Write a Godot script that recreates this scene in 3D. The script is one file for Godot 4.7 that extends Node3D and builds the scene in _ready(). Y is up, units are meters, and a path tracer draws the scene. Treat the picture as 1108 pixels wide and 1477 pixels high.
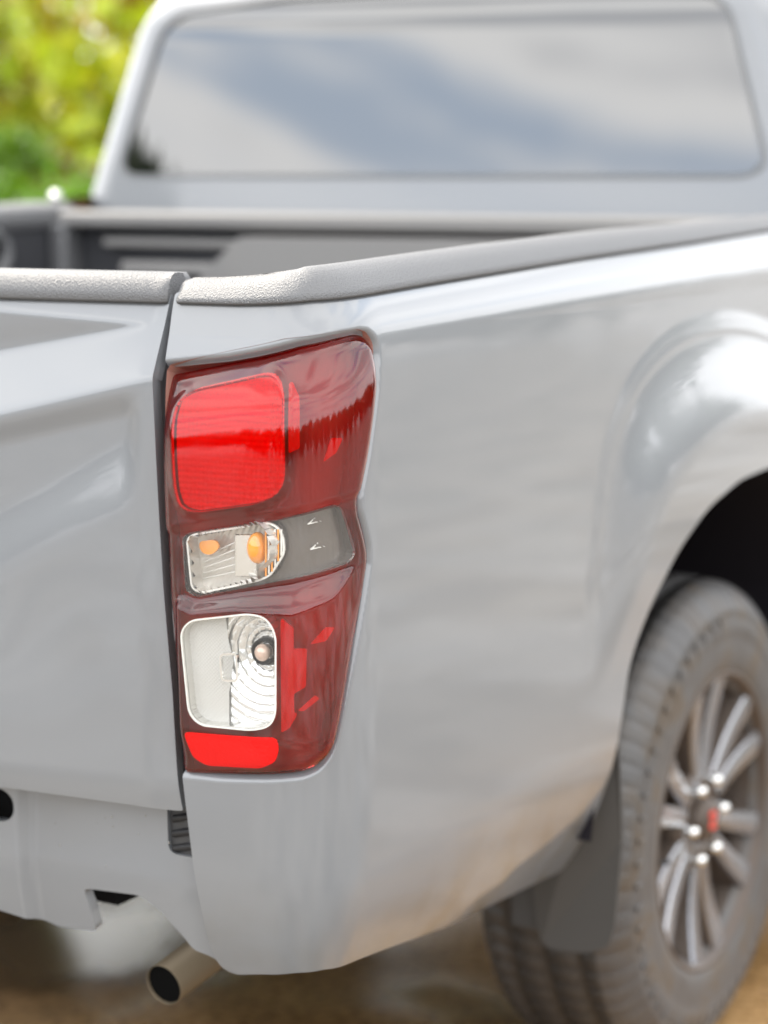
extends Node3D
# Rear right corner of a grey pickup truck. Truck faces -z, its right side lies near x = 0, its tailgate near z = 0.

var rng := RandomNumberGenerator.new()
var M := {}
const RC := 0.075
const QA := 0.1178097
const XC := -0.935          # the truck's centre line
var lamp_poly: PackedVector2Array
var arch_poly: PackedVector2Array
var flare_poly: PackedVector2Array
var open_poly: PackedVector2Array
var body_poly: PackedVector2Array
var tile_poly: PackedVector2Array
var strip_poly: PackedVector2Array
var turn_poly: PackedVector2Array
var rev_poly: PackedVector2Array
var refl_poly: PackedVector2Array

# ------------------------------------------------------------------ helpers
func lin(r: float, g: float, b: float, a := 1.0) -> Color:
	var c := Color(r, g, b).linear_to_srgb()
	c.a = a
	return c

func mat(called: String, c: Color, rough := 0.5, metal := 0.0, spec := 0.5) -> StandardMaterial3D:
	var m := StandardMaterial3D.new()
	m.resource_name = called
	m.albedo_color = c
	m.roughness = rough
	m.metallic = metal
	m.metallic_specular = spec
	M[called] = m
	return m

func part(called: String, mesh: Mesh, m: Material, parent: Node, at := Vector3.ZERO) -> MeshInstance3D:
	var o := MeshInstance3D.new()
	o.name = called
	o.mesh = mesh
	if m:
		o.material_override = m
		for i in mesh.get_surface_count():
			mesh.surface_set_material(i, m)
		o.material_override = null
	o.position = at
	parent.add_child(o, true)
	return o

func group_node(called: String, parent: Node, at := Vector3.ZERO) -> Node3D:
	var o := Node3D.new()
	o.name = called
	o.position = at
	parent.add_child(o, true)
	return o

func tag(o: Node, label: String, category := "", group := "", kind := "") -> void:
	if label: o.set_meta("label", label)
	if category: o.set_meta("category", category)
	if group: o.set_meta("group", group)
	if kind: o.set_meta("kind", kind)

func sm(a: float, b: float, x: float) -> float:
	var t := clampf((x - a) / (b - a), 0.0, 1.0)
	return t * t * (3.0 - 2.0 * t)

func sp(x: float, w := 0.006) -> float:
	return 0.5 * (x + sqrt(x * x + w * w))

func lerp_at(xs: Array, ys: Array, x: float) -> float:
	if x <= xs[0]: return ys[0]
	for i in range(1, xs.size()):
		if x <= xs[i]:
			return lerpf(ys[i - 1], ys[i], (x - xs[i - 1]) / (xs[i] - xs[i - 1]))
	return ys[-1]

func steps(list: Array) -> PackedFloat32Array:      # [a, step, b, step, c ...]
	var out := PackedFloat32Array()
	var i := 0
	while i + 2 < list.size():
		var n := maxi(1, roundi((list[i + 2] - list[i]) / list[i + 1]))
		for k in n:
			out.append(lerpf(list[i], list[i + 2], float(k) / n))
		i += 2
	out.append(list[-1])
	return out

func poly(flat: Array, r := 0.0) -> PackedVector2Array:
	var p := PackedVector2Array()
	for i in range(0, flat.size(), 2):
		p.append(Vector2(flat[i], flat[i + 1]))
	if r <= 0.0:
		return p
	var out := PackedVector2Array()
	var n := p.size()
	for i in n:
		var a := p[(i + n - 1) % n]
		var b := p[i]
		var c := p[(i + 1) % n]
		var ra := minf(r, 0.48 * a.distance_to(b))
		var rc := minf(r, 0.48 * b.distance_to(c))
		var s := b + (a - b).normalized() * ra
		var e := b + (c - b).normalized() * rc
		var bend := absf((b - a).normalized().cross((c - b).normalized()))
		var k := 1 if bend < 0.05 else (3 if bend < 0.35 else 6)
		for j in k + 1:
			var t := float(j) / k
			out.append(s.lerp(b, t).lerp(b.lerp(e, t), t))
	return out

func sdf(p: PackedVector2Array, q: Vector2) -> float:   # negative inside
	var n := p.size()
	var best := 1e9
	var inside := false
	var a := p[n - 1]
	for i in n:
		var b := p[i]
		var e := b - a
		var w := q - a
		var t := clampf(w.dot(e) / maxf(e.length_squared(), 1e-12), 0.0, 1.0)
		best = minf(best, (w - e * t).length_squared())
		if (a.y > q.y) != (b.y > q.y) and q.x < (b.x - a.x) * (q.y - a.y) / (b.y - a.y) + a.x:
			inside = not inside
		a = b
	return -sqrt(best) if inside else sqrt(best)

func box_of(p: PackedVector2Array, pad: float) -> Rect2:
	var r := Rect2(p[0], Vector2.ZERO)
	for q in p:
		r = r.expand(q)
	return r.grow(pad)

# A sheet over a grid of (s, y), cut where clip < 0, with a return flange along the cut edges.
func panel(ss: PackedFloat32Array, ys: PackedFloat32Array, pos: Callable, clip, skirt := 0.0, outer := false) -> ArrayMesh:
	var nx := ss.size()
	var ny := ys.size()
	var P := PackedVector3Array()
	var F := PackedFloat32Array()
	P.resize(nx * ny)
	F.resize(nx * ny)
	for j in ny:
		for i in nx:
			P[j * nx + i] = pos.call(ss[i], ys[j])
			F[j * nx + i] = clip.call(ss[i], ys[j]) if clip != null else 1.0
	var N := PackedVector3Array()
	N.resize(nx * ny)
	for j in ny:
		for i in nx:
			var a := P[j * nx + mini(i + 1, nx - 1)] - P[j * nx + maxi(i - 1, 0)]
			var b := P[mini(j + 1, ny - 1) * nx + i] - P[maxi(j - 1, 0) * nx + i]
			N[j * nx + i] = a.cross(b).normalized()
	var V := PackedVector3Array()
	var NN := PackedVector3Array()
	var U := PackedVector2Array()
	var I := PackedInt32Array()
	var at := PackedInt32Array()
	at.resize(nx * ny)
	at.fill(-1)
	var cut := {}
	var edges: Array[PackedInt32Array] = []
	for j in ny - 1:
		for i in nx - 1:
			var q := [j * nx + i, j * nx + i + 1, (j + 1) * nx + i + 1, (j + 1) * nx + i]
			if F[q[0]] < 0 and F[q[1]] < 0 and F[q[2]] < 0 and F[q[3]] < 0:
				continue
			for tri in [[q[0], q[1], q[2]], [q[0], q[2], q[3]]]:
				var loop := PackedInt32Array()
				var ends := PackedInt32Array()
				for k in 3:
					var a: int = tri[k]
					var b: int = tri[(k + 1) % 3]
					if F[a] >= 0:
						if at[a] < 0:
							at[a] = V.size()
							V.append(P[a]); NN.append(N[a]); U.append(Vector2(ss[a % nx], ys[a / nx]))
						loop.append(at[a])
					if (F[a] >= 0) != (F[b] >= 0):
						var key := mini(a, b) * nx * ny + maxi(a, b)
						if not cut.has(key):
							var t := F[a] / (F[a] - F[b])
							cut[key] = V.size()
							V.append(P[a].lerp(P[b], t)); NN.append(N[a].lerp(N[b], t).normalized())
							U.append(Vector2(lerpf(ss[a % nx], ss[b % nx], t), lerpf(ys[a / nx], ys[b / nx], t)))
						loop.append(cut[key])
						ends.append(cut[key])
				for k in range(1, loop.size() - 1):
					I.append(loop[0]); I.append(loop[k + 1]); I.append(loop[k])
				if ends.size() == 2 and skirt != 0.0:
					edges.append(ends)
	if outer and skirt != 0.0:
		for i in nx - 1:
			for j in [0, ny - 1]:
				if at[j * nx + i] >= 0 and at[j * nx + i + 1] >= 0: edges.append(PackedInt32Array([at[j * nx + i], at[j * nx + i + 1]]))
		for j in ny - 1:
			for i in [0, nx - 1]:
				if at[j * nx + i] >= 0 and at[(j + 1) * nx + i] >= 0: edges.append(PackedInt32Array([at[j * nx + i], at[(j + 1) * nx + i]]))
	for e in edges:
		var a := V[e[0]]
		var b := V[e[1]]
		var c := b - NN[e[1]] * skirt
		var d := a - NN[e[0]] * skirt
		var n := (b - a).cross(d - a).normalized()
		var k := V.size()
		for v in [a, b, c, d]:
			V.append(v); NN.append(n)
		for u in [e[0], e[1], e[1], e[0]]: U.append(U[u])
		for t in [0, 2, 1, 0, 3, 2]: I.append(k + t)
	var arr := []
	arr.resize(Mesh.ARRAY_MAX)
	arr[Mesh.ARRAY_VERTEX] = V
	arr[Mesh.ARRAY_NORMAL] = NN
	arr[Mesh.ARRAY_TEX_UV] = U
	arr[Mesh.ARRAY_INDEX] = I
	var m := ArrayMesh.new()
	if V.size(): m.add_surface_from_arrays(Mesh.PRIMITIVE_TRIANGLES, arr)
	return m

# A patch of the lamp's surface inside an outline.
func patch(p: PackedVector2Array, step: float, pos: Callable, skirt := 0.0, inset := 0.0, holes: Array = [], ring := 0.0) -> ArrayMesh:
	var r := box_of(p, step + maxf(0.0, -inset) + ring)
	var ss := steps([r.position.x, step, r.end.x])
	var ys := steps([r.position.y, step, r.end.y])
	var clip := func(s: float, y: float) -> float:
		var q := Vector2(s, y)
		var d := -sdf(p, q) - inset
		if ring > 0.0:
			d = ring - absf(d)
		for h in holes:
			d = minf(d, sdf(h, q))
		return d
	return panel(ss, ys, pos, clip, skirt)

# A surface lofted through closed or open rings of points.
func loft(rings: Array, closed: bool, smooth := true, caps := false) -> ArrayMesh:
	var st := SurfaceTool.new()
	st.begin(Mesh.PRIMITIVE_TRIANGLES)
	st.set_smooth_group(0 if smooth else -1)
	var n: int = rings[0].size()
	for j in rings.size() - 1:
		for i in (n if closed else n - 1):
			var a: Vector3 = rings[j][i]
			var b: Vector3 = rings[j][(i + 1) % n]
			var c: Vector3 = rings[j + 1][(i + 1) % n]
			var d: Vector3 = rings[j + 1][i]
			for v in [a, c, b, a, d, c]:
				st.add_vertex(v)
	if caps:
		for e in 2:
			var r: Array = rings[0] if e == 0 else rings[-1]
			st.set_smooth_group(-1)
			for i in range(1, n - 1):
				for v in ([r[0], r[i], r[i + 1]] if e == 0 else [r[0], r[i + 1], r[i]]):
					st.add_vertex(v)
	st.index()
	st.generate_normals()
	return st.commit()

# Lathe about the x axis: profile of (x, r); wave(angle, k) changes the radius of profile point k.
func lathe_x(prof: PackedVector2Array, n: int, wave = null, smooth := true) -> ArrayMesh:
	var rings := []
	for k in prof.size():
		var ring := []
		for i in n:
			var a := TAU * i / n
			var r: float = prof[k].y + (wave.call(i, k) if wave != null else 0.0)
			ring.append(Vector3(prof[k].x, r * sin(a), r * cos(a)))
		rings.append(ring)
	return loft(rings, true, smooth)

func tube(path: Array, r: float, n := 12, caps := true) -> ArrayMesh:
	var rings := []
	for k in path.size():
		var d: Vector3 = (path[mini(k + 1, path.size() - 1)] - path[maxi(k - 1, 0)]).normalized()
		var u := d.cross(Vector3.UP if absf(d.y) < 0.9 else Vector3.RIGHT).normalized()
		var w := d.cross(u)
		var ring := []
		for i in n:
			var a := TAU * i / n
			ring.append(path[k] + (u * cos(a) + w * sin(a)) * r)
		rings.append(ring)
	return loft(rings, true, true, caps)

# A box with chamfered edges.
func bev_box(lo: Vector3, hi: Vector3, b := 0.004) -> ArrayMesh:
	var st := SurfaceTool.new()
	st.begin(Mesh.PRIMITIVE_TRIANGLES)
	var c := (lo + hi) / 2.0
	var h := (hi - lo) / 2.0
	b = minf(b, 0.45 * minf(h.x, minf(h.y, h.z)))
	var pts := PackedVector3Array()
	for sx in [-1, 1]:
		for sy in [-1, 1]:
			for sz in [-1, 1]:
				var s := Vector3(sx, sy, sz)
				pts.append(c + s * Vector3(h.x, h.y - b, h.z - b))
				pts.append(c + s * Vector3(h.x - b, h.y, h.z - b))
				pts.append(c + s * Vector3(h.x - b, h.y - b, h.z))
	return hull(pts)

func hull(pts: PackedVector3Array) -> ArrayMesh:
	var shape := ConvexPolygonShape3D.new()
	var planes := Geometry3D.build_box_planes(Vector3.ONE)
	planes.clear()
	# brute-force convex hull, for the few points of a bevelled box
	var st := SurfaceTool.new()
	st.begin(Mesh.PRIMITIVE_TRIANGLES)
	st.set_smooth_group(-1)
	var n := pts.size()
	var done := {}
	for i in n:
		for j in range(i + 1, n):
			for k in range(j + 1, n):
				var nn := (pts[j] - pts[i]).cross(pts[k] - pts[i])
				if nn.length() < 1e-12: continue
				nn = nn.normalized()
				var d := nn.dot(pts[i])
				var up := false
				var down := false
				var on := []
				for q in n:
					var e := nn.dot(pts[q]) - d
					if e > 1e-6: up = true
					elif e < -1e-6: down = true
					else: on.append(q)
					if up and down: break
				if up and down: continue
				if up: nn = -nn
				var key := str(on)
				if done.has(key): continue
				done[key] = true
				var mid := Vector3.ZERO
				for q in on: mid += pts[q]
				mid /= on.size()
				var u := (pts[on[0]] - mid).normalized()
				var w := nn.cross(u)
				on.sort_custom(func(a, b): return atan2((pts[a] - mid).dot(w), (pts[a] - mid).dot(u)) < atan2((pts[b] - mid).dot(w), (pts[b] - mid).dot(u)))
				for t in range(1, on.size() - 1):
					st.add_vertex(pts[on[0]]); st.add_vertex(pts[on[t + 1]]); st.add_vertex(pts[on[t]])
	st.generate_normals()
	return st.commit()

# A flat outline in (x, y) with thickness along z.
func extrude(p: PackedVector2Array, z0: float, z1: float, bend = null) -> ArrayMesh:
	if Geometry2D.is_polygon_clockwise(p):
		p.reverse()
	var st := SurfaceTool.new()
	st.begin(Mesh.PRIMITIVE_TRIANGLES)
	st.set_smooth_group(-1)
	var f := func(q: Vector2, z: float) -> Vector3:
		var v := Vector3(q.x, q.y, z)
		return bend.call(v) if bend != null else v
	var tri := Geometry2D.triangulate_polygon(p)
	for i in range(0, tri.size(), 3):
		var a := p[tri[i]]
		var b := p[tri[i + 1]]
		var c := p[tri[i + 2]]
		if (b - a).cross(c - a) < 0:
			var t := b; b = c; c = t
		st.add_vertex(f.call(a, z1)); st.add_vertex(f.call(c, z1)); st.add_vertex(f.call(b, z1))
		st.add_vertex(f.call(a, z0)); st.add_vertex(f.call(b, z0)); st.add_vertex(f.call(c, z0))
	for i in p.size():
		var a := p[i]
		var b := p[(i + 1) % p.size()]
		for v in [f.call(a, z0), f.call(b, z1), f.call(b, z0), f.call(a, z0), f.call(a, z1), f.call(b, z1)]:
			st.add_vertex(v)
	st.generate_normals()
	return st.commit()

func noise_tex(size: int, freq: float, octaves: int, ramp: Array, seed_ := 1, kind := FastNoiseLite.TYPE_SIMPLEX_SMOOTH) -> NoiseTexture2D:
	var n := FastNoiseLite.new()
	n.noise_type = kind
	n.frequency = freq
	n.seed = seed_
	n.fractal_octaves = octaves
	var t := NoiseTexture2D.new()
	t.width = size
	t.height = size
	t.seamless = true
	t.noise = n
	if ramp:
		var g := Gradient.new()
		var off := PackedFloat32Array()
		var col := PackedColorArray()
		for r in ramp:
			off.append(r[0]); col.append(r[1])
		g.offsets = off
		g.colors = col
		t.color_ramp = g
	return t

# ------------------------------------------------------------------ the body's shape
# Plan of the rear corner: the heading turns smoothly from the rear face (s < -EASE) to the side (s > QA + EASE).
const EASE := 0.04
var turn_x := PackedFloat32Array()
var turn_z := PackedFloat32Array()

func corner_table() -> void:
	var x := 0.0
	var z := 0.0
	turn_x.append(0.0)
	turn_z.append(0.0)
	for i in 200:
		var t := (i + 0.5) / 200.0
		var a := PI / 2.0 * t * t * (3.0 - 2.0 * t)
		x += cos(a)
		z += sin(a)
		turn_x.append(x)
		turn_z.append(z)
	for i in 201:
		turn_x[i] = turn_x[i] / x * (RC + EASE)
		turn_z[i] = turn_z[i] / z * (RC + EASE)

func nom(s: float) -> Array:
	if s <= -EASE: return [Vector3(-RC + s, 0, 0), Vector3(0, 0, 1)]
	if s < QA + EASE:
		var t := (s + EASE) / (QA + 2.0 * EASE)
		var a := PI / 2.0 * t * t * (3.0 - 2.0 * t)
		var i := mini(int(t * 200.0), 199)
		var f := t * 200.0 - i
		return [Vector3(-RC - EASE + lerpf(turn_x[i], turn_x[i + 1], f), 0, -lerpf(turn_z[i], turn_z[i + 1], f)), Vector3(sin(a), 0, cos(a))]
	return [Vector3(0, 0, -RC - (s - QA)), Vector3(1, 0, 0)]

func zed(s: float) -> float:
	return nom(s)[0].z

func rail_y(s: float) -> float:       # underside of the rail cap's outer face
	return 1.2565 - 0.0395 * zed(s) + lerp_at([-0.145, -0.06, 0.06, 0.30, 0.72, 1.1, 1.5, 1.9], [-0.0034, -0.003, 0.0022, 0.002, 0.0, -0.0045, -0.0075, -0.010], s)

func disp(s: float, y: float) -> float:
	var side := sm(-0.05, QA + 0.06, s)
	var v := y - (1.2185 - 0.0237 * zed(s))
	var k := sp(v, 0.02)
	var top := -0.21 * sp(v, 0.0035) - 4.8 * k * k
	var rear := -0.35 * sp(y - 1.165, 0.03)
	var d := side * top + (1.0 - side) * rear
	var b := minf(y, 1.22) - 0.95
	d -= 0.11 * b * b
	var t := maxf(0.0, 0.64 - y)
	d -= 1.3 * t * t
	if s > 0.62 and y > 0.68:
		var q := Vector2(s, y)
		var o := -sdf(flare_poly, q)
		if o > -0.03:
			var fade := sm(0.70, 0.97, y)
			if o > 0.0:
				var a := maxf(0.0, sdf(arch_poly, q))
				var f := o / (o + a + 1e-6)
				d += fade * 0.029 * (0.07 * sm(0.0, 0.05, f) + 0.93 * sm(0.03, 0.66, f))
			d += fade * 0.0016 * exp(-pow(o / 0.011, 2.0))
	return d

func on_body(s: float, y: float, off := 0.0) -> Vector3:
	var a := nom(s)
	var p: Vector3 = a[0] + a[1] * (disp(s, y) + off)
	p.y = y
	return p

func body_frame(s: float, y: float, off := 0.0) -> Transform3D:    # z outwards, y up
	var n: Vector3 = nom(s)[1]
	return Transform3D(Basis(Vector3.UP.cross(n), Vector3.UP, n), on_body(s, y, off))

func shelf_y(s: float) -> float:
	return lerp_at([-0.103, -0.088, 0.013, 0.093, 0.11], [0.944, 0.941, 0.966, 0.983, 0.988], s)

func lens_off(s: float, y: float) -> float:
	var q := Vector2(s, y)
	var d := -sdf(lamp_poly, q)
	var o := -0.0015 + 0.0055 * (1.0 - pow(1.0 - clampf(d / 0.014, 0.0, 1.0), 2.0))
	# the lower half stands proud of the clear strip: a shelf that narrows towards the side
	var wide := lerp_at([-0.11, -0.03, 0.03, 0.07, 0.10], [0.012, 0.02, 0.036, 0.026, 0.006], s)
	var sl := shelf_y(s) - 0.002
	o += 0.013 * sm(0.0, wide, sl - y) * (1.0 - sm(0.06, 0.105, s)) * sm(-0.118, -0.103, s) * sm(0.742, 0.80, y)
	# the upper half: a raised tile and a top that leans in
	if y > 0.98:
		o += 0.006 * sm(0.012, -0.001, sdf(tile_poly, q)) * 0.6
		o -= 0.30 * sp(y - (1.150 + 0.22 * s), 0.02)
		o += 0.004 * sm(0.0, 0.012, y - (1.030 + 0.2 * s))
	return o

func lens_at(off: float) -> Callable:
	return func(s: float, y: float) -> Vector3: return on_body(s, y, lens_off(s, y) + off)

# ------------------------------------------------------------------ scene
func _ready() -> void:
	rng.seed = 7
	var cam := Camera3D.new()
	cam.name = "camera"
	var psi := deg_to_rad(30.0)
	var pit := deg_to_rad(8.9)
	cam.transform = Transform3D(Basis.from_euler(Vector3(-pit, psi, 0)), Vector3(1.147, 1.39, 1.87))
	cam.fov = 26.80
	cam.near = 0.05
	cam.far = 600.0
	var lens := CameraAttributesPhysical.new()
	lens.frustum_focal_length = 50.37
	lens.exposure_aperture = 1.75
	lens.frustum_focus_distance = 2.22
	lens.frustum_near = 0.05
	lens.frustum_far = 600.0
	cam.attributes = lens
	add_child(cam)
	cam.current = true

	var env := Environment.new()
	env.background_mode = Environment.BG_SKY
	var sky := Sky.new()
	var pan := PanoramaSkyMaterial.new()
	pan.panorama = sky_picture()
	sky.sky_material = pan
	env.sky = sky
	env.background_energy_multiplier = 0.95
	env.tonemap_mode = Environment.TONE_MAPPER_LINEAR
	env.tonemap_exposure = 2.38
	env.sdfgi_enabled = true
	env.ssao_enabled = true
	env.ssil_enabled = true
	var we := WorldEnvironment.new()
	we.name = "world_environment"
	we.environment = env
	add_child(we)

	var sun := DirectionalLight3D.new()
	sun.name = "sun"
	sun.light_energy = 0.75
	sun.light_color = Color(1.0, 0.96, 0.9)
	sun.light_angular_distance = 14.0
	sun.shadow_enabled = true
	sun.look_at_from_position(Vector3(-1.0, 0.85, -0.32), Vector3.ZERO)
	add_child(sun)

	corner_table()
	outlines()
	materials()
	build_ground()
	build_truck()
	build_plants()

func sky_picture() -> ImageTexture:
	var w := 1024
	var h := 512
	var im := Image.create(w, h, false, Image.FORMAT_RGBF)
	var n1 := FastNoiseLite.new()
	n1.noise_type = FastNoiseLite.TYPE_SIMPLEX_SMOOTH
	n1.seed = 11
	n1.frequency = 0.55
	n1.fractal_octaves = 5
	var n2 := FastNoiseLite.new()
	n2.seed = 23
	n2.frequency = 1.3
	n2.fractal_octaves = 3
	for j in h:
		var el := (0.5 - (j + 0.5) / h) * PI
		for i in w:
			if el < 0.0:
				im.set_pixel(i, j, Color(0.42, 0.40, 0.37))
				continue
			var az := TAU * (i + 0.5) / w
			var d := Vector3(cos(el) * sin(az), sin(el), cos(el) * cos(az))
			var p := Vector3(sin(az) * (1.15 - d.y), 1.9 / (d.y + 0.12), cos(az) * (1.15 - d.y)) * 1.7
			var c := n1.get_noise_3d(p.x, p.y, p.z)
			var b := n2.get_noise_3d(p.x, p.y + 40.0, p.z)
			var cover := sm(-0.52, -0.08, c)
			var thick := sm(0.02, 0.42, c + 0.25 * b)
			var blue := Color(0.36, 0.56, 0.88).lerp(Color(0.72, 0.86, 1.0), pow(1.0 - d.y, 3.0))
			var cloud := Color(1.42, 1.41, 1.39).lerp(Color(0.74, 0.76, 0.80), thick)
			var haze := clampf(pow(1.0 - d.y, 3.6) * 1.1, 0.0, 0.88)
			im.set_pixel(i, j, blue.lerp(cloud, cover).lerp(Color(1.24, 1.25, 1.27), haze))
	return ImageTexture.create_from_image(im)

func outlines() -> void:
	lamp_poly = poly([-0.1378, 1.1777, -0.0569, 1.1949, 0.036, 1.212, 0.103, 1.2205, 0.130, 1.2225, 0.146, 1.2205, 0.1555, 1.211, 0.1555, 1.200, 0.150, 1.1656, 0.1283, 1.1008, 0.1145, 1.0652, 0.1105, 1.0500, 0.1108, 1.036, 0.1200, 1.0126, 0.1262, 0.993, 0.1258, 0.980, 0.1208, 0.962, 0.1042, 0.9017, 0.0859, 0.8358, 0.0735, 0.7912, 0.067, 0.778, 0.055, 0.766, 0.0400, 0.7603, 0.0014, 0.7553, -0.0621, 0.7478, -0.1148, 0.7418, -0.1184, 0.8312, -0.1263, 0.9463, -0.1309, 1.0447, -0.1344, 1.1195], 0.005)
	arch_poly = poly([0.80, 0.30, 0.826, 0.47, 0.819, 0.529, 0.823, 0.60, 0.832, 0.66, 0.846, 0.733, 0.887, 0.803, 0.954, 0.872, 1.042, 0.918, 1.160, 0.944, 1.285, 0.949, 1.41, 0.944, 1.53, 0.918, 1.616, 0.872, 1.683, 0.803, 1.724, 0.733, 1.735, 0.60, 1.74, 0.30], 0.03)
	body_poly = poly([-0.142, 1.40, -0.1445, 1.252, -0.140, 1.178, -0.137, 1.119, -0.1335, 1.045, -0.1285, 0.946, -0.1205, 0.831, -0.1175, 0.741, -0.113, 0.689, -0.109, 0.642, -0.104, 0.584, -0.1035, 0.535, -0.098, 0.508, -0.080, 0.500, -0.040, 0.510, 0.020, 0.520, 0.085, 0.522, 0.160, 0.514, 0.250, 0.500, 0.439, 0.466, 0.636, 0.445, 0.80, 0.425, 0.86, 0.42, 1.74, 0.42, 1.86, 0.44, 1.86, 1.40], 0.012)
	flare_poly = poly([0.69, 0.60, 0.705, 0.86, 0.726, 0.985, 0.755, 1.045, 0.807, 1.101, 0.860, 1.130, 0.941, 1.158, 1.044, 1.175, 1.180, 1.178, 1.30, 1.165, 1.45, 1.13, 1.62, 1.06, 1.75, 0.95, 1.80, 0.80, 1.81, 0.60], 0.05)
	open_poly = lamp_poly.duplicate()
	for i in open_poly.size():
		if open_poly[i].x < -0.105: open_poly[i].x -= 0.05
	tile_poly = poly([-0.118, 1.135, -0.114, 1.153, -0.097, 1.163, -0.011, 1.183, 0.008, 1.182, 0.019, 1.166, 0.0225, 1.078, 0.015, 1.060, -0.007, 1.050, -0.085, 1.035, -0.105, 1.039, -0.112, 1.061], 0.012)
	strip_poly = poly([-0.107, 1.004, -0.099, 1.011, 0.013, 1.033, 0.075, 1.049, 0.085, 1.044, 0.103, 0.994, 0.094, 0.985, 0.013, 0.967, -0.088, 0.941, -0.103, 0.947], 0.006)
	turn_poly = poly([-0.103, 1.003, -0.094, 1.009, 0.001, 1.029, 0.012, 1.025, 0.019, 1.014, 0.020, 0.997, 0.004, 0.973, -0.008, 0.967, -0.085, 0.946, -0.097, 0.950], 0.006)
	rev_poly = poly([-0.101, 0.905, -0.088, 0.919, -0.012, 0.934, 0.006, 0.931, 0.0155, 0.914, 0.0145, 0.826, 0.008, 0.812, -0.011, 0.806, -0.078, 0.803, -0.093, 0.814], 0.010)
	refl_poly = poly([-0.101, 0.793, -0.042, 0.797, 0.014, 0.801, 0.0165, 0.788, 0.011, 0.772, -0.008, 0.762, -0.080, 0.755, -0.096, 0.763], 0.006)

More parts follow.
